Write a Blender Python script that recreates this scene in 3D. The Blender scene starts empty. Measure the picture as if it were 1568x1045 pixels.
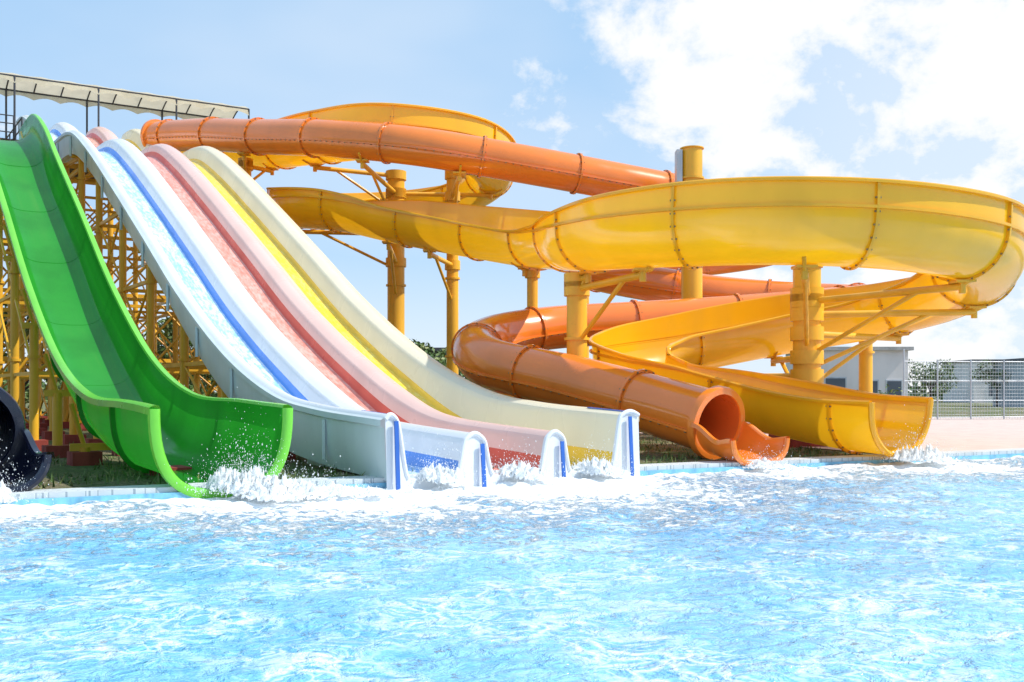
import bpy, math, random
import numpy as np
from mathutils import Vector, noise as mnoise
random.seed(7); np.random.seed(7)
sc = bpy.context.scene
sc.view_settings.view_transform='Standard'
sc.view_settings.look='None'
sc.view_settings.exposure=0
Z=np.array([0,0,1.0])
def nrm(v):
    v=np.asarray(v,float); l=np.linalg.norm(v); return v/l if l>1e-9 else v

# ------------------------------------------------------------ materials
def new_mat(name):
    m=bpy.data.materials.new(name); m.use_nodes=True
    nt=m.node_tree; nt.nodes.clear()
    return m,nt,nt.nodes,nt.links
def mixc(nt,fac,a,b,blend='MIX'):
    n=nt.nodes.new('ShaderNodeMix'); n.data_type='RGBA'; n.blend_type=blend
    if hasattr(fac,'is_linked'): nt.links.new(fac,n.inputs[0])
    else: n.inputs[0].default_value=fac
    for s,i in ((a,6),(b,7)):
        if hasattr(s,'is_linked'): nt.links.new(s,n.inputs[i])
        else: n.inputs[i].default_value=(s[0],s[1],s[2],1)
    return n.outputs[2]
def ramp(nt,src,p0,p1,v0=0,v1=1):
    n=nt.nodes.new('ShaderNodeMapRange'); n.interpolation_type='SMOOTHSTEP'
    nt.links.new(src,n.inputs[0]); n.inputs[1].default_value=p0; n.inputs[2].default_value=p1
    n.inputs[3].default_value=v0; n.inputs[4].default_value=v1
    return n.outputs[0]
def noise(nt,scale,detail=4,vec=None,sc3=None,rough=.5,coord='Object',dist=0):
    t=nt.nodes.new('ShaderNodeTexCoord'); src=t.outputs[coord] if vec is None else vec
    if sc3:
        mp=nt.nodes.new('ShaderNodeMapping'); mp.inputs['Scale'].default_value=sc3
        nt.links.new(src,mp.inputs[0]); src=mp.outputs[0]
    n=nt.nodes.new('ShaderNodeTexNoise'); n.inputs['Scale'].default_value=scale
    n.inputs['Detail'].default_value=detail; n.inputs['Roughness'].default_value=rough
    n.inputs['Distortion'].default_value=dist
    nt.links.new(src,n.inputs['Vector']); return n.outputs[0]
def mth(nt,op,a,b=None):
    n=nt.nodes.new('ShaderNodeMath'); n.operation=op
    for i,s in enumerate((a,b)):
        if s is None: continue
        if hasattr(s,'is_linked'): nt.links.new(s,n.inputs[i])
        else: n.inputs[i].default_value=s
    return n.outputs[0]
def bump(nt,h,strength,dist=.02):
    b=nt.nodes.new('ShaderNodeBump'); b.inputs['Strength'].default_value=strength
    b.inputs['Distance'].default_value=dist; nt.links.new(h,b.inputs['Height']); return b.outputs[0]
def simple(name,col,rough=.5,var=.15,nscale=1.5,trans=0,metal=0,spec=.5,bmp=0,bscale=30,dark=None,coat=0):
    m,nt,N,L=new_mat(name)
    p=N.new('ShaderNodeBsdfPrincipled'); o=N.new('ShaderNodeOutputMaterial')
    d=dark if dark else tuple(c*(1-var*1.6) for c in col)
    nz=noise(nt,nscale,4,sc3=(1,1,.35))
    f=ramp(nt,nz,.35,.7)
    c=mixc(nt,f,col,d)
    f2=ramp(nt,noise(nt,nscale*9,3),.62,.75,0,var)
    c=mixc(nt,f2,c,tuple(x*.45 for x in col))
    L.new(c,p.inputs['Base Color'])
    L.new(ramp(nt,nz,.3,.7,max(.05,rough-.08),rough+.10),p.inputs['Roughness'])
    p.inputs['Metallic'].default_value=metal; p.inputs['Specular IOR Level'].default_value=spec
    p.inputs['Coat Weight'].default_value=coat; p.inputs['Coat Roughness'].default_value=.06
    if bmp: L.new(bump(nt,noise(nt,bscale,4),bmp),p.inputs['Normal'])
    if trans>0:
        t=N.new('ShaderNodeBsdfTranslucent'); L.new(c,t.inputs[0])
        mx=N.new('ShaderNodeMixShader'); mx.inputs[0].default_value=trans
        L.new(p.outputs[0],mx.inputs[1]); L.new(t.outputs[0],mx.inputs[2]); L.new(mx.outputs[0],o.inputs[0])
    else: L.new(p.outputs[0],o.inputs[0])
    return m
def lane_mat(name,col,film,cover=(.45,.62),rough=.16):
    m,nt,N,L=new_mat(name)
    p=N.new('ShaderNodeBsdfPrincipled'); o=N.new('ShaderNodeOutputMaterial')
    n1=noise(nt,1,5,sc3=(8,3.5,1),coord='UV',rough=.68)
    n2=noise(nt,1,3,sc3=(2,.5,1),coord='UV')
    f=mth(nt,'ADD',mth(nt,'MULTIPLY',n1,.65),mth(nt,'MULTIPLY',n2,.35))
    f=ramp(nt,f,cover[0],cover[1])
    c=mixc(nt,f,col,film)
    L.new(c,p.inputs['Base Color']); p.inputs['Roughness'].default_value=rough
    L.new(bump(nt,n1,.4,.04),p.inputs['Normal']); L.new(p.outputs[0],o.inputs[0])
    return m
MAT={}
MAT['yellow']=simple('yellow_fibreglass',(1.0,.54,.012),.17,.06,.7,trans=.25,spec=.7,coat=.25)
MAT['orange']=simple('orange_fibreglass',(.93,.24,.028),.18,.08,.7,trans=.04,spec=.7,coat=.25)
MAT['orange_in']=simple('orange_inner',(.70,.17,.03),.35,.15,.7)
MAT['green']=simple('green_fibreglass',(.03,.38,.03),.14,.12,.8,trans=.34,spec=.4)
MAT['greenlip']=simple('green_rim',(.20,.68,.06),.25,.1,1,trans=.12,spec=.6)
MAT['black']=simple('black_fibreglass',(.008,.010,.026),.22,.2,1,coat=.3)
MAT['white']=simple('white_gelcoat',(.83,.86,.89),.28,.05,.8,trans=.15,spec=.6)
MAT['pink']=simple('pink_gelcoat',(.92,.62,.54),.28,.05,.8,trans=.15,spec=.6)
MAT['cream']=simple('cream_gelcoat',(.96,.88,.66),.28,.04,.8,trans=.24,spec=.6)
MAT['grey']=simple('grey_gelcoat',(.68,.77,.79),.4,.1,.8,trans=.1)
MAT['bluetrim']=simple('blue_trim',(.03,.13,.50),.3,.1,1)
MAT['blueside']=simple('blue_gelcoat_shaded',(.06,.27,.78),.25,.1,1)  # blue of the lane's right wall, darkened to paint in its shade
MAT['redside']=simple('red_gelcoat_shaded',(.68,.08,.04),.3,.1,1)  # red lane wall on the shadow side, shade mixed into the colour
MAT['goldside']=simple('gold_gelcoat_shaded',(.90,.56,.02),.3,.1,1)  # gold strip at the right wall: lane shade put into the colour
MAT['palegold']=simple('gold_gelcoat_sunlit',(.94,.84,.36),.3,.06,1)  # sunlit tone of the yellow lane, given as a paler colour
MAT['lblue']=lane_mat('blue_lane_wet',(.28,.54,.90),(.74,.87,.97),(.40,.60))
MAT['lred']=lane_mat('red_lane_wet',(.78,.22,.15),(.90,.48,.40),(.38,.66))
MAT['lyel']=lane_mat('yellow_lane_wet',(.90,.56,.02),(.95,.76,.18),(.45,.70))
MAT['steel']=simple('yellow_painted_steel',(.86,.46,.03),.4,.14,.9,bmp=.05)
MAT['steel2']=simple('amber_painted_steel',(.70,.33,.03),.5,.2,1.2,bmp=.05)
MAT['dsteel']=simple('dark_steel',(.06,.06,.07),.5,.2,2)
MAT['gsteel']=simple('galvanised_steel',(.55,.58,.61),.4,.12,2,metal=.2)
MAT['bolt']=simple('bolt_steel',(.38,.24,.10),.45,.3,4,metal=.3)
MAT['redc']=simple('red_painted_concrete',(.34,.05,.035),.8,.25,3,bmp=.3)
MAT['conc']=simple('concrete',(.50,.48,.46),.85,.2,2,bmp=.3)
MAT['canvas']=simple('canopy_canvas',(.86,.77,.58),.9,.08,1.5,trans=.45,bmp=.1,bscale=8)
MAT['wood']=simple('deck_boards',(.16,.10,.06),.8,.3,3)
MAT['wallw']=simple('white_render_wall',(.80,.75,.73),.9,.08,.6,bmp=.1)
MAT['wallg']=simple('grey_clad_wall',(.46,.49,.52),.8,.1,.6)
MAT['roofd']=simple('dark_roof',(.12,.12,.14),.7,.2,1)
MAT['glass']=simple('window_glass',(.08,.10,.13),.1,.1,1)
MAT['bark']=simple('bark',(.09,.06,.04),.9,.3,6,bmp=.5)
MAT['tile']=simple('pool_tile',(.22,.55,.78),.3,.2,6)
def leaf_mat(name,a,b):
    m,nt,N,L=new_mat(name)
    p=N.new('ShaderNodeBsdfPrincipled'); o=N.new('ShaderNodeOutputMaterial')
    c=mixc(nt,ramp(nt,noise(nt,1.2,2),.35,.65),a,b); L.new(c,p.inputs['Base Color']); p.inputs['Roughness'].default_value=.6
    L.new(p.outputs[0],o.inputs[0]); return m
MAT['leaf']=leaf_mat('foliage',(.06,.12,.025),(.12,.19,.04))
MAT['leaf2']=leaf_mat('foliage_light',(.12,.19,.06),(.24,.27,.09))

# ------------------------------------------------------------ mesh accumulator
class M:
    def __init__(s): s.v=[];s.f=[];s.m=[];s.uv={};s.mats=[];s.n=0
    def mi(s,k):
        if k not in s.mats: s.mats.append(k)
        return s.mats.index(k)
    def add(s,verts,faces,mat,uvs=None):
        b=s.n; k=s.mi(mat)
        s.v.extend([tuple(map(float,p)) for p in verts]); s.n+=len(verts)
        for i,f in enumerate(faces):
            if uvs is not None: s.uv[len(s.f)]=[uvs[j] for j in f]
            s.f.append([b+j for j in f]); s.m.append(k)
    def box(s,c,size,mat,ax=None):
        c=np.array(c,float)
        X,Y,ZZ=(np.eye(3) if ax is None else [nrm(a) for a in ax])
        h=np.array(size)/2
        vs=[c+X*h[0]*i+Y*h[1]*j+ZZ*h[2]*k for k in(-1,1) for j in(-1,1) for i in(-1,1)]
        s.add(vs,[(0,2,3,1),(4,5,7,6),(0,1,5,4),(2,6,7,3),(0,4,6,2),(1,3,7,5)],mat)
    def bar(s,a,b,w,h,mat):
        a=np.array(a,float);b=np.array(b,float);T=nrm(b-a)
        S=np.cross(T,Z); S=nrm(S) if np.linalg.norm(S)>1e-3 else np.array([1.,0,0]); U=np.cross(S,T)
        s.box((a+b)/2,(np.linalg.norm(b-a),w,h),mat,(T,S,U))
    def tube(s,a,b,r,mat,n=12,r2=None,cap=True):
        a=np.array(a,float);b=np.array(b,float);T=nrm(b-a); r2=r if r2 is None else r2
        S=np.cross(T,Z); S=nrm(S) if np.linalg.norm(S)>1e-3 else np.array([1.,0,0]); U=np.cross(S,T)
        vs=[]
        for p,q in((a,r),(b,r2)):
            for i in range(n):
                t=2*math.pi*i/n; vs.append(p+(S*math.cos(t)+U*math.sin(t))*q)
        fs=[(i,(i+1)%n,n+(i+1)%n,n+i) for i in range(n)]
        if cap: fs+= [tuple(range(n-1,-1,-1)),tuple(range(n,2*n))]
        s.add(vs,fs,mat)
    def grid(s,rows,mat,closed=False,us=None,vs_=None):
        R=len(rows);C=len(rows[0]); V=[p for r in rows for p in r]; F=[]
        for i in range(R-1):
            for j in range(C if closed else C-1):
                F.append((i*C+j,i*C+(j+1)%C,(i+1)*C+(j+1)%C,(i+1)*C+j))
        uv=None
        if us is not None: uv=[(us[j],vs_[i]) for i in range(R) for j in range(C)]
        s.add(V,F,mat,uv)
    def pipe(s,pts,r,mat,n=8):
        pts=np.array(pts,float); T=np.gradient(pts,axis=0); rows=[]
        prev=None
        for p,t in zip(pts,T):
            t=nrm(t)
            if prev is None:
                S=np.cross(t,Z); S=nrm(S) if np.linalg.norm(S)>1e-3 else np.array([1.,0,0])
            else: S=nrm(prev-t*np.dot(prev,t))
            prev=S; U=np.cross(S,t)
            rows.append([p+(S*math.cos(a)+U*math.sin(a))*r for a in np.linspace(0,2*math.pi,n,endpoint=False)])
        s.grid(rows,mat,closed=True)
        s.add(rows[0],[tuple(range(n))],mat); s.add(rows[-1],[tuple(range(n))],mat)
    def build(s,name,parent=None,smooth=True,ang=40):
        me=bpy.data.meshes.new(name); me.from_pydata(s.v,[],s.f)
        for k in s.mats: me.materials.append(MAT[k])
        me.polygons.foreach_set('material_index',s.m)
        if s.uv:
            ul=me.uv_layers.new(name='UVMap')
            for p in me.polygons:
                if p.index in s.uv:
                    for li,q in zip(p.loop_indices,s.uv[p.index]): ul.data[li].uv=q
        if smooth:
            me.polygons.foreach_set('use_smooth',[True]*len(s.f))
            me.set_sharp_from_angle(angle=math.radians(ang))
        me.update()
        o=bpy.data.objects.new(name,me); sc.collection.objects.link(o)
        if parent: o.parent=parent
        return o
def empty(name):
    e=bpy.data.objects.new(name,None); sc.collection.objects.link(e); return e

def spline(pts,step):
    P=np.array(pts,float); P=np.vstack([2*P[0]-P[1],P,2*P[-1]-P[-2]]); out=[]
    for i in range(1,len(P)-2):
        p=P[i-1:i+3]; t=[0]
        for k in range(3): t.append(t[-1]+max(1e-4,np.linalg.norm(p[k+1][:3]-p[k][:3]))**.5)
        for x in np.linspace(t[1],t[2],24,endpoint=False):
            A=[(t[k+1]-x)/(t[k+1]-t[k])*p[k]+(x-t[k])/(t[k+1]-t[k])*p[k+1] for k in range(3)]
            B=[(t[k+2]-x)/(t[k+2]-t[k])*A[k]+(x-t[k])/(t[k+2]-t[k])*A[k+1] for k in range(2)]
            out.append((t[2]-x)/(t[2]-t[1])*B[0]+(x-t[1])/(t[2]-t[1])*B[1])
    out.append(P[-2]); out=np.array(out)
    L=np.r_[0,np.cumsum(np.linalg.norm(np.diff(out[:,:3],axis=0),axis=1))]
    n=int(L[-1]/step)+1; q=np.linspace(0,L[-1],n)
    return np.array([np.interp(q,L,out[:,k]) for k in range(out.shape[1])]).T,q
def frames(P):
    T=np.gradient(P,axis=0); fr=[]
    for t in T:
        t=nrm(t); S=nrm(np.cross(t,Z)); fr.append((t,S,np.cross(S,t)))
    return fr
def rib(m,p,fr,sec,off,w,mat,closed=False,bolts=True,drop=.012):
    T,S,U=fr; sec=np.array(sec); n=len(sec)
    rows=[[],[],[],[]]; nor=[]
    for i in range(n):
        a=sec[(i-1)%n if closed else max(i-1,0)]; b=sec[(i+1)%n if closed else min(i+1,n-1)]
        d=b-a; nn=nrm([d[1],-d[0]]); nor.append(nn)
        for k,(o,l) in enumerate(((drop,-w),(off,-w),(off,w),(drop,w))):
            q=sec[i]+nn*o; rows[k].append(p+S*q[0]+U*q[1]+T*l)
    m.grid(rows,mat,closed=closed)
    if bolts:
        for i in range(0,n,2):
            q=sec[i]+nor[i]*(off*.6)
            for sgn in(-1,1):
                m.box(p+S*q[0]+U*q[1]+T*(w+.015)*sgn,(.035,.04,.04),'bolt',(T,S,U))

# ------------------------------------------------------------ world frame of the slide rows
D=np.array([-.577,.817,0.]); E=np.array([.868,.496,0.]); B=np.array([-2.3,17.6,0.])
def pos(s,u,z): return B+D*s+E*u+Z*z
P0=np.array([0,19.,0]); e=nrm([.884,.468,0]); nn_=np.array([-e[1],e[0],0])
def loc(u,v,z=0): return P0+e*u+nn_*v+Z*z

def interp(xs,ys):
    pts,_=spline([(x,0,y) for x,y in zip(xs,ys)],.2)
    return lambda s: float(np.interp(s,pts[:,0],pts[:,2]))
wz=interp([0,3,5,8,12,16,20,24,26.5,28,30,32,34,36.5,38.5,40],[1.22,1.38,1.62,2.5,4.33,6.6,8.85,11.0,12.1,12.4,12.5,12.7,13.4,14.8,15.5,15.6])
def sm(a,b,x): t=min(1,max(0,(x-a)/(b-a))); return t*t*(3-2*t)

# ------------------------------------------------------------ multi lane slide
root=empty('multi_lane_water_slide')
def section(s):
    w=wz(s); dep=1.08-.43*sm(3,9,s); hd=(.68-.18*sm(2,9,s)); fl=w-dep
    k=sm(1.5,7,s)
    g=lambda a,b: a+(b-a)*k
    segs=[]
    def curve(u0,z0,u1,z1,mat,n=5,t0=0,t1=1):
        P=[]
        for i in range(n+1):
            t=t0+(t1-t0)*i/n; P.append((u0+(u1-u0)*t,z0+(z1-z0)*(t*t*(3-2*t))))
        segs.append((P,mat))
    def arc(u0,z0,u1,h,mat,n=8):
        segs.append(([(u0+(u1-u0)*i/n, z0+h*math.sin(math.pi*i/n)) for i in range(n+1)],mat))
    def dish(u0,u1,mat,n=6,a=0,b=1):
        segs.append(([(u0+(u1-u0)*(a+(b-a)*i/n), fl-.05*math.sin(math.pi*(a+(b-a)*i/n))) for i in range(n+1)],mat))
    a=g(.44,.62); arc(0,w,g(.20,.30),.07,'white'); curve(g(.20,.30),w,a,fl,'white',6)
    b=g(1.45,1.32); dish(a,b,'lblue')
    c=g(1.62,1.56); curve(b,fl,c,fl+hd,'blueside',3,0,.42); curve(b,fl,c,fl+hd,'white',4,.42,1)
    d=g(1.98,2.14); arc(c,fl+hd,d,.10,'white'); f=g(2.18,2.42); curve(d,fl+hd,f,fl,'white')
    b=g(3.24,3.10); dish(f,b,'lred')
    c=g(3.42,3.32); curve(b,fl,c,fl+hd,'redside',3,0,.46); curve(b,fl,c,fl+hd,'pink',4,.46,1)
    d=g(3.76,3.88); arc(c,fl+hd,d,.10,'pink'); f=g(3.94,4.12); curve(d,fl+hd,f,fl,'white')
    b=g(4.96,4.84); dish(f,b,'palegold',4,0,.38); dish(f,b,'lyel',5,.38,1)  # floor colour split: pale for the sunlit part, gold for the shaded part
    c=g(5.2,5.12); tt=.36-.08*k; curve(b,fl,c,w,'goldside',3,0,tt); curve(b,fl,c,w,'cream',6,tt,1); arc(c,w,5.64,.08,'cream')
    return segs,w,fl
SS=np.r_[np.linspace(0,8,33),np.linspace(8.4,40,80)]
secs=[section(s) for s in SS]
m=M()
for k in range(len(secs[0][0])):
    mat=secs[0][0][k][1]
    rows=[[pos(s,u,z) for u,z in sc_[0][k][0]] for s,sc_ in zip(SS,secs)]
    m.grid(rows,mat,us=[q[0] for q in secs[0][0][k][0]],vs_=list(SS))
for u,du,mat in((0,-1,'grey'),(5.64,1,'cream')):
    rows=[]
    for s in SS:
        w=wz(s); low=max(w-1.15,.06 if s>.8 else -.3)
        if s>4: low=w-1.15+.25*sm(9,14,s)
        rows.append([pos(s,u,w),pos(s,u+du*.07,w-.03),pos(s,u+du*.07,w-.14),pos(s,u,w-.18),pos(s,u-du*.02,(w-.18)*.5+low*.5),pos(s,u-du*.10,low),pos(s,u-du*.35,low-.02)])
    m.grid(rows,mat)
for s in np.arange(2.5,39,2.7):
    w=wz(s); low=w-1.0
    for u in(-.03,5.67):
        m.bar(pos(s,u,w-.2),pos(s,u,low),.06,.09,'grey')
prof=[q for sg,mt in secs[0][0] for q in sg]
m.grid([[pos(0,u,z) for u,z in prof],[pos(-.05,u,z-.02) for u,z in prof],[pos(-.12,u,-.4) for u,z in prof]],'white')
for u0,u1 in((0,.42),(1.45,2.17),(3.24,3.92),(4.96,5.64)):
    pp=[(u,z) for u,z in prof if u0-.02<=u<=u1+.02]
    m.pipe([pos(-.05,u,z-.01) for u,z in pp],.05,'white',8)
for u,h in((.17,1.19),(1.92,.74),(3.70,.74),(5.36,1.21)):
    m.bar(pos(-.13,u,h-.02),pos(-.22,u,-.3),.08,.03,'bluetrim')
    m.bar(pos(-.02,u,h+.08),pos(1.2,u,wz(1.2)-(1.22-h)+.09),.08,.02,'bluetrim')
m.build('slide_lanes',root)
m=M()
rows=[]
for s in np.linspace(1.8,4.6,8):
    w=wz(s); rows.append([pos(s,.5,w-1.15),pos(s,.5,w-1.5+.15*s*.1),pos(s,5.1,w-1.5+.15*s*.1),pos(s,5.1,w-1.15)])
m.grid(rows,'grey')
m.build('keel_box',root)

m=M()
def column(m,s,u,top,r=.13,mat='steel'):
    a=pos(s,u,.1); m.tube(a,pos(s,u,top),r,mat,10)
    m.box(a+Z*.14,(.62,.62,.3),'redc',(D,E,Z)); m.box(a+Z*.31,(.42,.42,.04),mat,(D,E,Z))
    for z in np.arange(2.6,top-.4,2.6): m.tube(a*[1,1,0]+Z*z,a*[1,1,0]+Z*(z+.08),r+.05,mat,10)
srow=[6.3,9.9,13.5,17.1,20.7,24.3,27.4,30.5,34,37.5]
for i,s in enumerate(srow):
    top=wz(s)-.95
    for u in(.5,5.1): column(m,s,u,top,.13)
    m.bar(pos(s,.1,top),pos(s,5.5,top),.14,.2,'steel')
    for z in np.arange(2.5,top-.6,2.8):
        m.bar(pos(s,.5,z),pos(s,5.1,z),.09,.12,'steel')
        m.tube(pos(s,.5,z),pos(s,2.8,min(z+2.6,top)),.045,'steel',6)
        m.tube(pos(s,5.1,z),pos(s,2.8,min(z+2.6,top)),.045,'steel',6)
    if i:
        s0=srow[i-1]; t0=wz(s0)-.95
        for u in(.5,5.1):
            m.bar(pos(s0,u,t0),pos(s,u,top),.12,.16,'steel')
            for z in np.arange(2.5,t0+.2,2.8):
                m.bar(pos(s0,u,z),pos(s,u,z),.09,.12,'steel')
                m.tube(pos(s0,u,max(z-2.6,.3)),pos(s,u,z),.045,'steel',6)
                if u<1: m.tube(pos(s,u,max(z-2.6,.3)),pos(s0,u,z),.045,'steel',6)
m.build('support_frame',root)

# ------------------------------------------------------------ green slide
root=empty('green_water_slide')
G=np.array([-4.84,16.42,0.])
gz=interp([0,2,5,8,12,16,20,22,24,25,27],[1.42,1.50,1.62,2.4,4.45,7.1,9.7,11.05,12.0,12.15,12.1])
def gpos(s,x,z): return G+D*s+E*x+Z*z
th=np.linspace(math.pi,2*math.pi,33)
def gsec(s):
    dep=1.34-.28*sm(2,9,s); hw=.96+.05*(1-sm(0,1.2,s)); w=gz(s)
    c=np.cos(th); sn=np.sin(th)
    x=hw*np.sign(c)*np.abs(c)**.62; z=w-dep*np.abs(sn)**.8
    return list(zip(x,z))
GS=np.linspace(0,27,91); m=M()
m.grid([[gpos(s,x,z) for x,z in gsec(s)] for s in GS],'green')
for k in(0,-1):
    sg=-1 if k==0 else 1
    rows=[]
    for s in GS:
        x,z=gsec(s)[k]
        rows.append([gpos(s,x,z),gpos(s,x+sg*.02,z+.05),gpos(s,x+sg*.10,z+.06),gpos(s,x+sg*.17,z+.02),gpos(s,x+sg*.17,z-.10)])
    m.grid(rows,'greenlip')
sec=gsec(0)
rows=[[],[],[],[],[]]
for i,(x,z) in enumerate(sec):
    a=np.array(sec[max(i-1,0)]);b=np.array(sec[min(i+1,len(sec)-1)]); d=nrm(b-a); o=np.array([d[1],-d[0]])
    for k,(of,l) in enumerate(((0,0),(.03,-.05),(.10,-.07),(.17,-.04),(.17,.10))):
        rows[k].append(gpos(l,x+o[0]*of,z+o[1]*of))
m.grid(rows,'greenlip')
for s in np.arange(3.2,26,3.0):
    rib(m,G+D*s,(D,E,Z),gsec(s),.10,.04,'green',bolts=False)
m.build('flume',root)
m=M()
for s in(3.2,6.6,9.6,12.8,16,19.2,22.4,25.5):
    top=gz(s)-1.46
    hw=.8
    if s<4: 
        top=gz(s)-1.36
        m.tube(gpos(s,0,.1),gpos(s,0,top),.1,'steel',10); m.box(gpos(s,0,.16),(.7,.7,.16),'redc',(D,E,Z)); continue
    for x in(-hw,hw):
        a=gpos(s,x,.1); m.tube(a,gpos(s,x,top),.12,'steel',10); m.box(a+Z*.14,(.6,.6,.3),'redc',(D,E,Z))
        m.tube(gpos(s,x,top),gpos(s,x*1.35,top+.95),.05,'steel',8)
        for z in np.arange(2.6,top-.1,2.6): m.tube(gpos(s,x,z),gpos(s,x,z+.08),.17,'steel',10)
    m.bar(gpos(s,-1.1,top),gpos(s,1.1,top),.12,.16,'steel')
    for z in np.arange(2.2,top-.3,2.4):
        m.bar(gpos(s,-hw,z),gpos(s,hw,z),.08,.1,'steel')
        m.tube(gpos(s,-hw,z),gpos(s,hw,min(z+2.4,top)),.04,'steel',6)
        for x in(-hw,hw):
            m.bar(gpos(s,x,z),gpos(s+3.2,x,z),.08,.1,'steel')
            m.tube(gpos(s,x,z),gpos(s+3.2,x,z+2.3),.04,'steel',6)
m.build('support_frame',root)

# ------------------------------------------------------------ tower with platforms, canopy, stairs
root=empty('slide_tower'); m=M()
def frame(ss,us,PZ,lv):
    for s in ss:
        for u in us:
            m.tube(pos(s,u,.1),pos(s,u,PZ),.15,'steel',10); m.box(pos(s,u,.25),(.8,.8,.35),'redc',(D,E,Z))
    for z in lv:
        for s in ss: m.bar(pos(s,us[0],z),pos(s,us[-1],z),.12,.2,'steel')
        for u in us: m.bar(pos(ss[0],u,z-.01),pos(ss[-1],u,z-.01),.1,.16,'steel')
    zz=[.3]+list(lv)
    for z0,z1 in zip(zz[:-1],zz[1:]):
        for i in range(len(us)-1):
            m.tube(pos(ss[0],us[i],z0),pos(ss[0],us[i+1],z1),.05,'steel2',6); m.tube(pos(ss[0],us[i+1],z0),pos(ss[0],us[i],z1),.05,'steel2',6)
G1=11.35; G2=14.5
frame([27.6,33.6],[-9,-6.5,-4,-1.2],G1,(2.4,5.4,8.4,G1-.2))
frame([40.2,47],[-13,-9.5,-6,-2.5,1,4.5,8.2,11.8],G2,(3.4,6.9,10.4,G2-.2))
m.build('frame',root)
m=M()
m.box(pos(30.8,-5.1,G1+.05),(6.6,8.2,.12),'wood',(D,E,Z)); m.box(pos(43.7,-.6,G2+.05),(7.6,25.6,.12),'wood',(D,E,Z))
m.build('deck',root)
m=M()
def rail(a,b):
    a=np.array(a);b=np.array(b);n=max(1,int(np.linalg.norm(b-a)/1.5))
    for i in range(n+1): p=a+(b-a)*i/n; m.tube(p,p+Z*1.3,.035,'dsteel',6)
    for h in(.45,.9,1.3): m.tube(a+Z*h,b+Z*h,.03,'dsteel',6)
rail(pos(27.4,-9.2,G1),pos(27.4,-4.0,G1)); rail(pos(27.4,-1.7,G1),pos(33.5,-1.7,G1)); 
rail(pos(39.9,10.9,G2),pos(39.9,12,G2)); rail(pos(39.9,-13,G2),pos(39.9,-.2,G2)); rail(pos(47.3,-13,G2),pos(47.3,12,G2))
m.tube(pos(27.5,-4.3,.2),pos(27.5,-4.3,G1+1.9),.22,'dsteel',12); m.tube(pos(27.5,-5.0,.2),pos(27.5,-5.0,G1+1.7),.10,'gsteel',8)
m.build('railing',root)
m=M()
c0,c1=40.4,43.2; u0,u1=-13.5,12.0; zc=18.0
nb=19; ub=np.linspace(u0,u1,nb+1)
for s in(c0,c1):
    m.tube(pos(s,u0,zc),pos(s,u1,zc),.045,'dsteel',6)
for u in ub:
    m.pipe([pos(c0+(c1-c0)*t,u,zc+.4*math.sin(math.pi*t)) for t in np.linspace(0,1,9)],.04,'dsteel',6)
for u in ub[1::3]:
    for s in(c0,c1): m.tube(pos(s,u,G2),pos(s,u,zc),.055,'dsteel',8)
for i in range(nb):
    rows=[]
    for a in np.linspace(0,1,7):
        u=ub[i]+(ub[i+1]-ub[i])*a
        r=[pos(c0-.06,u,zc-.38+.18*math.sin(math.pi*a))]+[pos(c0+(c1-c0)*t,u,zc+.055+.4*math.sin(math.pi*t)-.08*math.sin(math.pi*a)*math.sin(math.pi*t)) for t in np.linspace(0,1,9)]+[pos(c1+.06,u,zc-.38+.18*math.sin(math.pi*a))]
        rows.append(r)
    m.grid(rows,'canvas')
m.build('canopy',root)
m=M()
for k in range(5):
    z0=.1+k*2.26; z1=z0+2.26; a,b=(-10.5,-5.5) if k%2==0 else(-5.5,-10.5)
    s=28.6 if k%2==0 else 30.0
    for off in(-.55,.55): m.bar(pos(s+off,a,z0),pos(s+off,b,z1),.06,.28,'dsteel')
    for i in range(13):
        t=(i+.5)/13; m.box(pos(s,a+(b-a)*t,z0+(z1-z0)*t+.02),(1.1,.3,.05),'dsteel',(D,E,Z))
    for off in(-.55,.55): m.tube(pos(s+off,a,z0+1),pos(s+off,b,z1+1),.03,'dsteel',6)
    m.box(pos(29.3,b+(.6 if b>a else -.6),z1),(2.6,1.2,.07),'dsteel',(D,E,Z))
m.build('stairs',root)

# ------------------------------------------------------------ yellow open flume
root=empty('yellow_flume_water_slide')
YR=1.13
Yp=[(-17.5,52.0,15.3,.2,.2),(-15,50.0,14.6,.1,.3),(-11.5,46.9,13.55,.1,.5),(-8.0,43.2,12.95,0,.7),(-5.4,41.4,12.65,0,.75),(-2.1,42.8,12.5,0,.75),(-1.0,46,12.25,0,.7),(-2.1,49.3,11.95,0,.7),(-5.4,50.6,11.5,0,.7),
 (-8.7,49.3,11.0,0,.7),(-10.0,46,10.5,0,.6),(-9.3,43.2,10.05,0,.35),(-7.0,41.5,9.6,.2,.25),(-4.64,40.2,8.9,.7,.05),(-1.5,38.2,8.05,.85,0),(.6,35.6,7.35,.8,0),(1.75,31.6,6.75,.4,.1),(2.15,28.2,6.3,.1,.3),(3.2,25.6,6.05,0,.5),(4.9,24.1,5.93,0,.58),(6.9,23.6,5.88,0,.58),
 (9.4,23.9,5.8,0,.58),(11.9,25.4,5.65,0,.6),(13.3,28.0,5.35,0,.6),(13.3,30.8,4.95,0,.65),(11.8,32.8,4.55,0,.7),(9.2,33.3,4.1,0,.8),(6.6,32.9,3.6,0,.75),(4.6,32.0,3.2,0,.6),(3.62,30.3,2.85,0,.3),(4.3,28.75,2.45,0,.1),(5.7,27.7,2.1,.1,.0),(7.2,26.25,1.65,.2,0),(8.4,24.7,1.38,.12,0),(9.3,23.4,1.28,.12,.05)]
YP,q=spline(Yp,.3); YF=frames(YP[:,:3])
thy=np.linspace(math.pi,2*math.pi,25)
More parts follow.
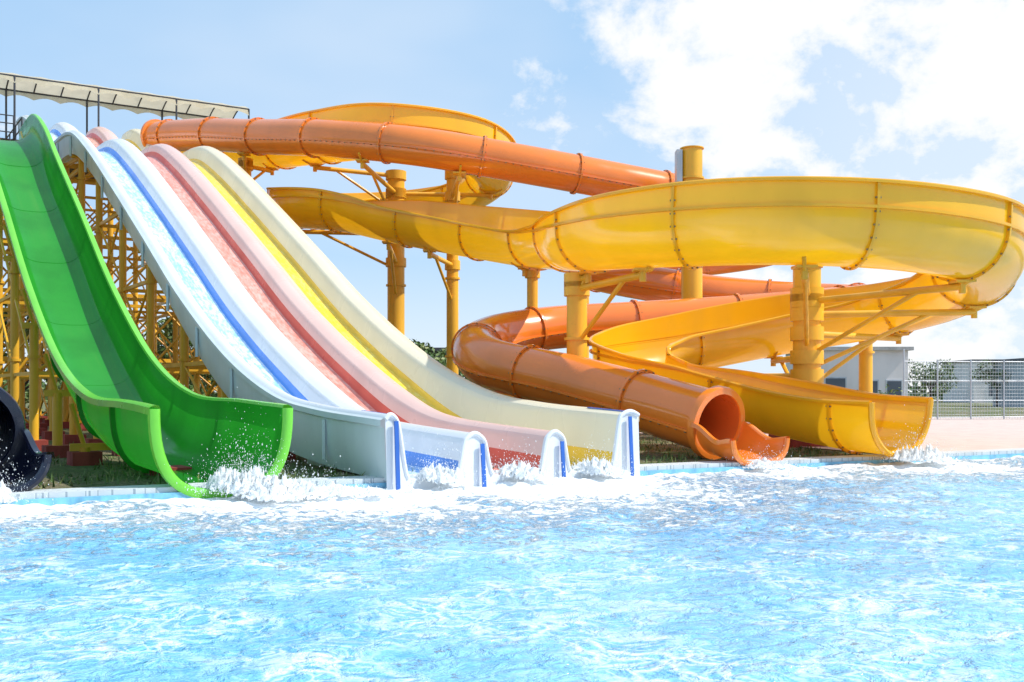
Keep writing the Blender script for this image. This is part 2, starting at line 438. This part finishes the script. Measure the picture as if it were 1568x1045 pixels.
def ysec(i):
    eL,eR=max(0,YP[i,3]),max(0,YP[i,4])
    pts=[(-YR-.02,.12+eL*t) for t in(1,.66,.33,0)]+[(YR*math.cos(t),YR*math.sin(t)) for t in thy]+[(YR+.02,.12+eR*t) for t in(0,.33,.66,1)]
    return pts
m=M(); m.grid([[YP[i,:3]+YF[i][1]*x+YF[i][2]*z for x,z in ysec(i)] for i in range(len(YP))],'yellow')
def along(P,F,fn,i): x,z=fn(i); return P[i,:3]+F[i][1]*x+F[i][2]*z
for k,sg in((0,-1),(-1,1)):
    m.grid([[along(YP,YF,lambda i:(ysec(i)[k][0]+sg*a,ysec(i)[k][1]+b),i) for a,b in((0,0),(0.01,.04),(.09,.04),(.12,.01),(.12,-.05),(.02,-.05))] for i in range(len(YP))],'yellow')
    m.grid([[along(YP,YF,lambda i:(sg*(YR+a),.10+b),i) for a,b in((.0,-.035),(.10,-.035),(.10,.035),(0,.035))] for i in range(len(YP))],'yellow')
nxt=1.6
for i in range(len(YP)):
    if q[i]>=nxt and q[i]<q[-1]-1:
        rib(m,YP[i,:3],YF[i],ysec(i),.08,.035,'yellow'); nxt+=3.8
i=len(YP)-1
m.pipe([YP[i,:3]+YF[i][1]*x*1.02+YF[i][2]*z for x,z in ysec(i)],.075,'yellow',8)
m.build('flume',root)

# ------------------------------------------------------------ tube slides
def tube_slide(name,pts,R,mat,mat_in,fl=3.9,L=1.25):
    root=empty(name); P,q=spline(pts,.3); F=frames(P); m=M()
    ang=np.linspace(0,2*math.pi,33)[:-1]
    circ=lambda r:[(r*math.cos(a),r*math.sin(a)) for a in ang]
    m.grid([[P[i]+F[i][1]*x+F[i][2]*z for x,z in circ(R)] for i in range(len(P))],mat,closed=True)
    k=max(0,len(P)-25)
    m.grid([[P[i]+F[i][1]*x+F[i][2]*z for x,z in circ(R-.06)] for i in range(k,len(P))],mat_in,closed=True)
    i=len(P)-1
    m.grid([[P[i]+F[i][1]*x+F[i][2]*z+F[i][0]*l for x,z in circ(r)] for r,l in((R-.06,0),(R-.05,.04),(R+.10,.04),(R+.12,0),(R+.12,-.16),(R,-.18))],mat,closed=True)
    k=0
    m.grid([[P[k]+F[k][1]*x+F[k][2]*z-F[k][0]*l for x,z in circ(r)] for r,l in((R-.06,0),(R+.12,.0),(R+.12,-.16),(R,-.18))],mat,closed=True)
    for sg in(-1,1):
        m.grid([[P[i]+F[i][1]*sg*(R*.95+dx)+F[i][2]*(-R*.28+dz) for dx,dz in((-.02,-.025),(.06,-.025),(.06,.025),(-.02,.025))] for i in range(len(P))],mat)
        for i in range(0,len(P)):
            p=P[i]+F[i][1]*sg*(R*.95+.03)-F[i][2]*(R*.28+.035); m.box(p,(.05,.04,.04),'bolt',F[i])
    nxt=1.2
    for i in range(len(P)):
        if q[i]>=nxt and q[i]<q[-1]-1:
            rib(m,P[i],F[i],circ(R),.075,.04,mat,closed=True); nxt+=fl
    m.build('tube',root)
    m=M(); T,S,U=F[-1]; T=nrm([T[0],T[1],0]); c=P[-1]
    def psec(t):
        hw=R+.02+.10*t*t; top=.0-.38*sm(.0,.7,t)+.06*sm(.6,1,t); bot=-R+(-.12)*t
        o=[]
        for a in np.linspace(math.pi,2*math.pi,25):
            cc,ss=math.cos(a),math.sin(a)
            pw=1-.35*sm(0,.6,t)
            o.append((hw*math.copysign(abs(cc)**pw,cc), top+(bot-top)*abs(ss)**.95))
        return o
    ts=np.linspace(0,1,12)
    m.grid([[c+T*(L*t)+S*x+Z*z for x,z in psec(t)] for t in ts],mat)
    for k,sg in((0,-1),(-1,1)):
        m.grid([[c+T*(L*t)+S*(psec(t)[k][0]+sg*a)+Z*(psec(t)[k][1]+b) for a,b in((0,0),(.03,.04),(.12,.04),(.14,-.06))] for t in ts],mat)
    m.pipe([c+T*L+S*x*1.03+Z*z for x,z in psec(1)],.07,mat,8)
    m.build('runout',root)
    return root
Op=[(-18.0,49.5,14.55),(-16.9,48.7,14.4),(-14.8,46.9,14.0),(-11.4,43.8,13.1),(-7.3,40.5,12.15),(-3.7,39.0,11.45),(-.1,39.2,10.9),(3.4,40,10.45),(6.0,40.8,10.15),(10.1,42.2,9.7),(13,44.6,9.2),(13.2,48,8.8),(10.5,50.6,8.5),(6.5,50.3,8.25),(4.0,48.2,7.9),(3.4,45.6,7.4),
 (4.1,43.4,6.85),(5.9,42.1,6.35),(8.3,41.6,5.9),(11,41.3,5.6),(13.6,39.8,5.3),(13.6,37.2,5.0),(11.6,36.0,4.75),(8,35.9,4.45),(4.5,35.4,4.2),(1.4,34.6,3.95),(-.5,33.1,3.55),(-1.1,31,3.05),(-.55,28.9,2.5),(1.6,26.8,1.95),(3.4,25.0,1.42),(4.85,23.0,.95)]
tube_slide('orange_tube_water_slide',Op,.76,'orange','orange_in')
Kp=[(-16.6,27,6.4),(-14.8,24.4,4.4),(-12.6,21.2,2.6),(-10.8,18.6,1.5),(-9.1,16.3,1.02)]
tube_slide('black_tube_water_slide',Kp,.80,'black','black',L=1.6)

# ------------------------------------------------------------ flume support columns
def fcol(x,y,top,r,arms,box=False):
    m=M(); a=np.array([x,y,.1])
    m.tube(a,(x,y,top),r,'steel',24); m.tube((x,y,top),(x,y,top+.04),r+.06,'steel',24)
    m.tube((x,y,.4),(x,y,.5),r+.2,'steel',24); m.box((x,y,.25),(r*2+1,r*2+1,.4),'redc')
    for z in np.arange(3.2,top-.5,3.4): m.tube((x,y,z),(x,y,z+.08),r+.07,'steel',24)
    for tx,ty,tz in arms:
        t=np.array([tx,ty,tz]); b=np.array([x,y,tz-.15]); d=nrm(np.array([tx-x,ty-y,0]))
        L=np.hypot(tx-x,ty-y)
        if L<.3: 
            m.box(t-Z*.1,(.7,.7,.12),'steel'); continue
        m.tube(b+d*r*.7,t-Z*.12,.10,'steel',10)
        m.tube(b+d*r*.7-Z*min(1.5,L*.5),t-Z*.14-d*L*.25,.065,'steel',8)
        m.tube(b-Z*.2,b+Z*.2,r+.08,'steel',20)
        m.tube(t-Z*.3,t+Z*.05,.09,'steel',8); m.box(t+Z*.0,(.5,.5,.06),'steel')
        m.tube(t-Z*.1,t+d*.55+Z*.18,.05,'steel',6); m.tube(t-Z*.1,t-d*.55+Z*.18,.05,'steel',6)
    if box: m.box((x-r-.12,y-.05,top-.7),(.22,.5,1.25),'gsteel'); 
    m.build('support_column',None)
def yb(i): return (YP[i,0],YP[i,1],YP[i,2]-YR-.05)
def ynear(x,y,zlo,zhi):
    d=np.hypot(YP[:,0]-x,YP[:,1]-y)+1000*((YP[:,2]<zlo)|(YP[:,2]>zhi)); return yb(int(np.argmin(d)))
OPS,_=spline(Op,.3)
def onear(x,y,zlo,zhi):
    d=np.hypot(OPS[:,0]-x,OPS[:,1]-y)+1000*((OPS[:,2]<zlo)|(OPS[:,2]>zhi)); i=int(np.argmin(d)); return (OPS[i,0],OPS[i,1],OPS[i,2]-.82)
fcol(-5.4,45.6,11.9,.40,[ynear(-9.5,43.5,12,14),ynear(-1,46,12,13),ynear(-9.9,45,9,11),ynear(-5.4,50.6,11,12),ynear(-5,40.4,8,10),onear(-6,40,11,13)])
fcol(-2.6,42.8,11.3,.26,[ynear(-2.1,42.8,12,13.2),ynear(-3.4,39.4,8,9.5),onear(-2,39,10.5,12)])
fcol(.75,36.0,6.2,.20,[ynear(.75,36,7,8)])
fcol(1.9,28.7,5.1,.30,[ynear(2.15,28.2,6,7),ynear(3.4,25.4,5.8,6.4),])
fcol(7.05,38.4,11.2,.41,[onear(6.5,41,9.5,11),onear(7.6,41.6,5.5,6.5),onear(7,35.8,4,5)],box=True)
fcol(8.7,28.9,5.35,.40,[ynear(6.9,23.6,5.5,6.2),ynear(11.5,25,5.4,6),ynear(13.3,28.5,5,6),ynear(12.6,31.9,4.6,5.3),ynear(9.0,33.3,4,4.5),ynear(6,32.6,3,4)])
fcol(-12.4,45.6,12.0,.26,[onear(-12.2,44.5,12.5,14),ynear(-11.5,46.9,13,14.5)])
fcol(-.6,30.9,2.0,.18,[onear(-1.1,31,2.8,3.4)])
fcol(2.0,26.4,1.0,.14,[onear(2,26.4,1.6,2.2)])
fcol(6.4,27.0,.65,.16,[ynear(6.4,27,1,2.5)])
fcol(13.5,44.5,8.0,.3,[onear(13,44.6,9,9.6)])
fcol(3.4,46.5,6.5,.26,[onear(3.5,46.5,7,8)])
fcol(13.9,38.5,4.2,.26,[onear(13.7,38.5,5,5.6)])

# ------------------------------------------------------------ ground, pool, paving
def ground_mat():
    m,nt,N,L=new_mat('grass_ground'); p=N.new('ShaderNodeBsdfPrincipled'); o=N.new('ShaderNodeOutputMaterial')
    c=mixc(nt,ramp(nt,noise(nt,.5,5,rough=.65),.42,.58),(.12,.18,.04),(.30,.24,.14))
    c=mixc(nt,ramp(nt,noise(nt,9,5,rough=.7),.42,.62),c,(.07,.08,.03))
    L.new(c,p.inputs['Base Color']); p.inputs['Roughness'].default_value=.95
    L.new(bump(nt,noise(nt,25,4,rough=.8),.8,.08),p.inputs['Normal']); L.new(p.outputs[0],o.inputs[0]); return m
MAT['ground']=ground_mat()
def pave_mat(name,a,b,scale,mortar):
    m,nt,N,L=new_mat(name); p=N.new('ShaderNodeBsdfPrincipled'); o=N.new('ShaderNodeOutputMaterial')
    t=N.new('ShaderNodeTexCoord'); br=N.new('ShaderNodeTexBrick'); br.inputs['Scale'].default_value=scale
    br.inputs['Color1'].default_value=(*a,1); br.inputs['Color2'].default_value=(*b,1); br.inputs['Mortar'].default_value=(*mortar,1)
    br.inputs['Mortar Size'].default_value=.012
    L.new(t.outputs['Object'],br.inputs['Vector'])
    c=mixc(nt,ramp(nt,noise(nt,1.5,5),.4,.7,0,.35),br.outputs[0],tuple(x*.6 for x in a))
    L.new(c,p.inputs['Base Color']); p.inputs['Roughness'].default_value=.8; L.new(p.outputs[0],o.inputs[0]); return m
MAT['pave']=pave_mat('pink_paving',(.72,.55,.47),(.64,.50,.44),1.2,(.45,.37,.33))
MAT['cope']=pave_mat('coping_tiles',(.62,.64,.64),(.56,.60,.62),1.6,(.3,.35,.38))
PU0,PU1,PV0=-70,80,-70
m=M(); A=[-2500,PU0,PU1,2500]; Bv=[-2500,PV0,0.02,2500]
V=[loc(u,v,.10) for v in Bv for u in A]; F_=[]
for j in range(3):
    for i in range(3):
        if i==1 and j==1: continue
        a=j*4+i; F_.append((a,a+1,a+5,a+4))
m.add(V,F_,'ground'); m.build('ground',smooth=False)
m=M(); m.box(loc(5,.30,.0),(150,.60,.27),'cope',(e,nn_,Z)); m.build('pool_coping',smooth=False)
m=M(); m.box(loc(5,-.03,-.5),(150,.05,1.10),'tile',(e,nn_,Z)); m.build('pool_wall',smooth=False)
m=M(); V=[loc(11,.60,.125),loc(80,.60,.125),loc(80,24,.125),loc(14.5,24,.125),loc(12.5,12,.125)]; m.add(V,[(0,1,2,3,4)],'pave'); m.build('pavement',smooth=False)
m=M()
for k in range(9000):
    u=random.uniform(-22,11); v=.7+abs(random.gauss(0,7)); p=loc(u,v,.1)
    if mnoise.noise(Vector((p[0]*.5,p[1]*.5,0)))<-.12: continue
    h=random.uniform(.05,.18); a=random.uniform(0,6.28); d=np.array([math.cos(a),math.sin(a),0])*random.uniform(.01,.03); l=np.array([random.gauss(0,.05),random.gauss(0,.05),0])
    m.add([p-d,p+d,p+l+Z*h],[(0,1,2)],'leaf2' if random.random()<.5 else 'leaf')
m.build('grass',smooth=False)

# water
exits=[(pos(-.5,1.0,0),1.3),(pos(-.5,2.75,0),1.3),(pos(-.5,4.5,0),1.4),(gpos(-.8,.1,0),1.8),(np.array([5.8,21.3,0]),1.5),(np.array([9.8,22.6,0]),1.9),(np.array([-8.2,14.4,0]),2.0),(pos(-1.1,2.6,0),2.8),(gpos(-1.5,1.6,0),2.4)]
ud=np.r_[np.linspace(PU0,-24,24)[:-1],np.arange(-24,32,.11),np.linspace(32,PU1,24)]
vd=np.r_[np.linspace(PV0,-18,26)[:-1],np.arange(-18,-.05,.095),[-.04]]
UU,VV=np.meshgrid(ud,vd)
X=P0[0]+e[0]*UU+nn_[0]*VV; Y=P0[1]+e[1]*UU+nn_[1]*VV
H=np.zeros_like(X); rng=np.random.RandomState(3)
for k in range(46):
    lam=.34*(7**rng.rand()); a=rng.uniform(0,2*math.pi); kk=2*math.pi/lam; ph=rng.uniform(0,6.28)
    w=X*math.cos(a)+Y*math.sin(a); w=w+.25*np.sin(.9*Y+ph)+.2*np.sin(.7*X-ph)
    H+=.0023*lam**.7*(1-2*np.abs(np.sin(kk*w*.5+ph))**1.3)
foam=np.zeros_like(X)
for p,r in exits:
    d=np.hypot(X-p[0],Y-p[1]); foam=np.maximum(foam,np.exp(-(d/r)**2)*1.0)
    foam=np.maximum(foam,.62*np.exp(-(d/(r*2.1))**2))
foam=np.maximum(foam,.58*np.exp(-(VV/1.1)**2)*((UU>-13)&(UU<18)))
foam=np.maximum(foam,.38*np.exp(-((VV+1)/2.4)**2))
H=H*(1+2.0*foam)+.04*foam*np.sin(X*9+Y*3)*np.sin(Y*8-X*4)
H*=np.clip((UU+30)/6,0,1)*np.clip((38-UU)/6,0,1)*np.clip((VV+24)/6,0,1)
nu,nv=len(ud),len(vd)
verts=np.stack([X,Y,H],-1).reshape(-1,3)
idx=np.arange(nu*nv).reshape(nv,nu)
faces=np.stack([idx[:-1,:-1],idx[:-1,1:],idx[1:,1:],idx[1:,:-1]],-1).reshape(-1,4)
me=bpy.data.meshes.new('water'); me.from_pydata(verts.tolist(),[],faces.tolist())
at=me.attributes.new('foam','FLOAT','POINT'); at.data.foreach_set('value',foam.reshape(-1).astype(np.float32))
me.polygons.foreach_set('use_smooth',[True]*len(faces))
mt,nt,N,L=new_mat('pool_water'); p=N.new('ShaderNodeBsdfPrincipled'); o=N.new('ShaderNodeOutputMaterial')
c=mixc(nt,ramp(nt,noise(nt,.16,2),.35,.65),(.17,.50,.82),(.27,.62,.87))
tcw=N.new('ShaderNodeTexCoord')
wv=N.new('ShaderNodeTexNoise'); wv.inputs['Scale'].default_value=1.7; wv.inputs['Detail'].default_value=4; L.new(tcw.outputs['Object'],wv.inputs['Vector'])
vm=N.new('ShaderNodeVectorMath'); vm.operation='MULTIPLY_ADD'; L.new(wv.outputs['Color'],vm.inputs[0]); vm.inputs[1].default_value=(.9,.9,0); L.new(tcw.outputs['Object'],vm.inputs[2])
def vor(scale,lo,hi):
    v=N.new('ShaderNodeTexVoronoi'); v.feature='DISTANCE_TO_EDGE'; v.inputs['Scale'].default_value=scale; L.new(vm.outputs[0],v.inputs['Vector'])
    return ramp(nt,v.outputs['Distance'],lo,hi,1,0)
caustics=mth(nt,'MAXIMUM',vor(2.6,.0,.11),mth(nt,'MULTIPLY',vor(5.5,.0,.13),.7))  # pale cell edges: sun caustics and glints painted into the water colour
caustics=mth(nt,'MULTIPLY',caustics,ramp(nt,noise(nt,.9,3),.38,.62,.10,1))
c=mixc(nt,caustics,c,(.76,.92,.98))
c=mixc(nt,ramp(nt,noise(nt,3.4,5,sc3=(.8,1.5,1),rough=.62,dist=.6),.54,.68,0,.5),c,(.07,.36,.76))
fa=N.new('ShaderNodeAttribute'); fa.attribute_name='foam'
fn=noise(nt,5.5,7,rough=.78,dist=.4); fn2=noise(nt,1.1,3)
fs=mth(nt,'ADD',mth(nt,'MULTIPLY',fn,.75),mth(nt,'MULTIPLY',fn2,.25))
fs=mth(nt,'ADD',fs,mth(nt,'MULTIPLY',fa.outputs['Fac'],.38))
ff=ramp(nt,fs,.60,.71)
c=mixc(nt,ff,c,(.92,.95,.97))
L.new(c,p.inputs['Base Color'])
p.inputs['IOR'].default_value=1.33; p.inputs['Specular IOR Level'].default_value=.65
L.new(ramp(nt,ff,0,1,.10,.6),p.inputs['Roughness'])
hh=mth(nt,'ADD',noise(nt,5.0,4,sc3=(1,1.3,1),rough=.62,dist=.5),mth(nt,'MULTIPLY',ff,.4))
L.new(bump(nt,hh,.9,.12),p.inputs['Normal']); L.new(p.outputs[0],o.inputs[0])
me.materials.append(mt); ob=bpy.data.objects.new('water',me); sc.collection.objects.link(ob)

# splashes: foam mounds + fine droplets
MAT['foam']=simple('white_foam',(.92,.95,.96),.5,.02,4,trans=.3,bmp=.9,bscale=22)
def octa(m,p,r,v=None):
    k=1.2 if v is None else v
    m.add([p+np.array(d)*r for d in((1,0,0),(-1,0,0),(0,1,0),(0,-1,0),(0,0,k),(0,0,-k))],[(0,2,4),(2,1,4),(1,3,4),(3,0,4),(2,0,5),(1,2,5),(3,1,5),(0,3,5)],'foam')
def splash(c,wdt,n,hgt,dirv,back=.5,fwd=1.6):
    m=M(); dirv=nrm(dirv); sd=np.array([-dirv[1],dirv[0],0]); st=.035
    nl=int((back+fwd)/st); nw=int(2*wdt/st); V=[];ok=[]
    for i in range(nl+1):
        l=-back+i*st
        for j in range(nw+1):
            a=-wdt+j*st; p=c+dirv*l+sd*a
            n1=.5+.5*mnoise.fractal(Vector((p[0]*3,p[1]*3,c[0])),1.0,2.0,4); n2=.5+.5*mnoise.fractal(Vector((p[0]*11,p[1]*11,3.3)),.6,2.0,5)
            env=math.exp(-(a/(wdt*.52))**4)*(math.exp(-(l/(fwd*.42))**2) if l>0 else math.exp(-(l/(back*.8))**2))
            h=env*(.35*n1+.75*n2)
            V.append(p+Z*(hgt*1.5*(h-.12)+.35*hgt*env*(n2-.5))+dirv*(n1-.5)*.05); ok.append(h>.16)
    F=[]
    for i in range(nl):
        for j in range(nw):
            q4=(i*(nw+1)+j,i*(nw+1)+j+1,(i+1)*(nw+1)+j+1,(i+1)*(nw+1)+j)
            if all(ok[k] for k in q4): F.append(q4)
    m.add(V,F,'foam')
    for k in range(n):
        a=random.gauss(0,wdt*.36); l=random.gauss(.15,.35); h=random.expovariate(1/(hgt*.62))*math.exp(-abs(l)*.9)
        octa(m,c+sd*a+dirv*l+Z*(.02+h),.003+.008*random.random()**3,random.uniform(1,2.4))
    m.build('water_splash',smooth=True,ang=180)
mD=-D
for u in(1.0,2.75,4.5): splash(pos(-.10,u,.04),.75,2200,.28,mD,back=.8,fwd=2.0)
splash(gpos(-.15,.25,.04),.95,3600,.42,mD,back=1.1,fwd=2.2)
splash(gpos(-.8,.6,.0),1.3,2400,.26,mD,back=.6,fwd=2.6)
splash(np.array([5.55,21.9,.0]),1.05,1800,.18,mD); splash(np.array([9.6,23.2,.05]),1.15,2600,.32,mD,back=.9,fwd=2)
splash(np.array([-8.3,15.0,.0]),1.15,3000,.40,mD,back=.6,fwd=2.2)
splash(gpos(-.9,1.5,.0),1.1,900,.12,nrm([1,-.4,0]),back=.8,fwd=2.4)

# ------------------------------------------------------------ background
def building(name,x0,x1,y,dep,h,wall='wallw',flat=True,openings=()):
    r=empty(name); m=M(); cx=(x0+x1)/2; w=x1-x0
    m.box((cx,y+dep/2,h/2+.05),(w,dep,h),wall); m.build('walls',r,smooth=False)
    m=M(); m.box((cx,y+dep/2,h+.17),(w+.6,dep+.6,.25),'roofd' if not flat else 'conc'); m.build('roof',r,smooth=False)
    m=M()
    for ox,oz,ow,oh in openings:
        m.box((x0+ox,y-.01,oz+oh/2+.05),(ow+.2,.08,oh+.2),'gsteel'); m.box((x0+ox,y-.04,oz+oh/2+.05),(ow,.08,oh),'glass')
    m.build('windows_and_doors',r,smooth=False)
building('changing_room_building',21.5,28.3,70,7,4.6,openings=[(1.6,0,1.4,2.6),(4,1.2,1.2,1.2),(5.8,1.2,1.0,1.2)])
building('kiosk_building',-11,-4.5,78,6,4.9,wall='roofd',flat=False,openings=[(2,1,1.4,1.4),(4.5,0,1.2,2.3)])
building('service_building',52,64,98,8,4.8,wall='wallg',flat=False,openings=[(3,1,1.6,1.6),(7,1,1.6,1.6)])
building('hall_building',66,90,140,10,6,wall='wallw',flat=False,openings=[(3,1,1.6,1.6),(7,1,1.6,1.6),(12,1,1.6,1.6)])
m=M()
for k in range(30):
    x=22+k*2.0; y=55+k*.25; m.tube((x,y,.1),(x,y,3.5 if k%4 else 4.1),.05,'gsteel',6)
    for j in range(12): 
        xx=x+j/6; yy=y+j/48; m.box((xx,yy,1.8),(.012,.012,3.3),'gsteel')
for z in(.25,1.2,2.3,3.4): m.tube((22,55,z),(80,62.2,z),.03,'gsteel',6)
for z in np.arange(.4,3.4,.2): m.tube((22,55,z),(80,62.2,z),.006,'gsteel',4)
m.build('mesh_fence')
def leaves(m,c,rx,rz,n,size,mats):
    for k in range(n):
        v=nrm(np.random.randn(3)); r=random.uniform(.45,1)**.6
        p=np.array(c)+v*np.array([rx,rx,rz])*r
        a=nrm(np.random.randn(3)); b=nrm(np.cross(a,np.random.randn(3))); s=size*random.uniform(.5,1.2)
        m.add([p-a*s,p+b*s*.5,p+a*s,p-b*s*.5],[(0,1,2,3)],random.choice(mats))
def tree(name,x,y,h,cr,mats=('leaf','leaf','leaf2'),n=2000):
    r=empty(name); m=M(); m.tube((x,y,0),(x,y,h*.5),.05*h*.6,'bark',10,r2=.025*h*.6); cl=[]
    for k in range(9):
        a=k*2.4+random.random(); rr=cr*random.uniform(.3,.85); z=h*random.uniform(.45,.92)
        p=(x+rr*math.cos(a),y+rr*math.sin(a),z); m.tube((x,y,h*random.uniform(.25,.48)),p,.03*h*.4,'bark',6,r2=.02); cl.append(p)
    m.build('trunk_and_limbs',r); m=M()
    for p in cl: leaves(m,p,cr*random.uniform(.3,.5),cr*random.uniform(.25,.4),n//9,.11+.015*h,mats)
    m.build('crown',r,smooth=False)
for x,y,h,cr in((-20.5,58,7.2,3),(-17.5,62,6,2.8),(-30,60,7,3.4),(-24,70,7,3),(-5,66,5.0,2.8),(-8.5,68,5.4,2.6),(-36,50,6.5,3),(-13.5,66,4.6,2.4)):
    tree('tree',x,y,h,cr)
for x,y,h,cr in((52,105,5,2.5),(47,110,5,3),(64,110,6,3),(40,115,4.6,2.6)): tree('tree',x,y,h,cr,('leaf2','leaf'),1400)
m=M()
for k in range(150):
    x=random.uniform(-170,170); y=random.uniform(150,185)
    h=random.uniform(2.4,5.2)*(1 if x>10 else 1.2); leaves(m,(x,y,h*.5),random.uniform(3,6),h*.55,90,.8,('leaf','leaf2'))
m.build('distant_trees',smooth=False)
m=M()
for k in range(60):
    x=-40+k*1.05; y=56+random.random(); leaves(m,(x,y,.9),1.0,random.uniform(.9,1.3),110,.14,('leaf','leaf','leaf2'))
m.build('hedge',smooth=False)

# ------------------------------------------------------------ world, sun, camera
sd=nrm([.98,-.10,0]); el=math.radians(48)
sv=np.array([sd[0]*math.cos(el),sd[1]*math.cos(el),math.sin(el)])
w=bpy.data.worlds.new('World'); sc.world=w; w.use_nodes=True; nt=w.node_tree; nt.nodes.clear(); N=nt.nodes; L=nt.links
sky=N.new('ShaderNodeTexSky'); sky.sky_type='NISHITA'; sky.sun_disc=False; sky.sun_elevation=el; sky.sun_rotation=math.atan2(sd[0],sd[1])
sky.air_density=1.0; sky.dust_density=.3; sky.ozone_density=3
bg=N.new('ShaderNodeBackground'); bg.inputs[1].default_value=.15; L.new(sky.outputs[0],bg.inputs[0])
hz=N.new('ShaderNodeBackground'); hz.inputs[0].default_value=(.44,.70,1.0,1); hz.inputs[1].default_value=1.05
cb=N.new('ShaderNodeBackground'); cb.inputs[0].default_value=(1,1,1,1); cb.inputs[1].default_value=1.04
tc=N.new('ShaderNodeTexCoord'); gen=tc.outputs['Generated']
def dotm(c):
    d=N.new('ShaderNodeVectorMath'); d.operation='DOT_PRODUCT'; L.new(gen,d.inputs[0]); d.inputs[1].default_value=tuple(nrm(c)); return d.outputs['Value']
m0=N.new('ShaderNodeMixShader'); m0.inputs[0].default_value=.78; L.new(bg.outputs[0],m0.inputs[1]); L.new(hz.outputs[0],m0.inputs[2])
n1=noise(nt,7.5,9,vec=gen,sc3=(1,1,1.35),rough=.60,dist=.12)
mask=ramp(nt,dotm((.31,1,.31)),.945,.985,0,.20)
mask2=ramp(nt,dotm((.56,1,.16)),.93,.99,0,.17)
tot=mth(nt,'ADD',n1,mth(nt,'MAXIMUM',mask,mask2))
cl=ramp(nt,tot,.58,.75,0,.95)
wisp=ramp(nt,noise(nt,1.6,4,vec=gen,sc3=(1,1,2.5)),.42,.75,0,.28)
hor=N.new('ShaderNodeSeparateXYZ'); L.new(gen,hor.inputs[0])
hz2=ramp(nt,hor.outputs[2],0,.20,.50,0)
rt=ramp(nt,dotm((.75,1,.12)),.78,1.0,0,.5)
cm=mth(nt,'MAXIMUM',mth(nt,'MAXIMUM',cl,wisp),mth(nt,'MAXIMUM',hz2,rt))
ms=N.new('ShaderNodeMixShader'); L.new(cm,ms.inputs[0]); L.new(m0.outputs[0],ms.inputs[1]); L.new(cb.outputs[0],ms.inputs[2])
wo=N.new('ShaderNodeOutputWorld'); L.new(ms.outputs[0],wo.inputs[0])
ld=bpy.data.lights.new('sun','SUN'); ld.energy=5.0; ld.angle=math.radians(.5); ld.color=(1,.96,.9)
lo=bpy.data.objects.new('sun',ld); sc.collection.objects.link(lo)
lo.rotation_euler=Vector(sv).to_track_quat('Z','Y').to_euler(); lo.location=(30,-5,40)
cd=bpy.data.cameras.new('camera'); co=bpy.data.objects.new('camera',cd); sc.collection.objects.link(co); sc.camera=co
co.location=(0,0,1.7); co.rotation_euler=(math.radians(90),0,0); cd.sensor_width=36; cd.lens=1500/1568*36; cd.shift_y=.0494; cd.clip_end=6000; cd.clip_start=.1
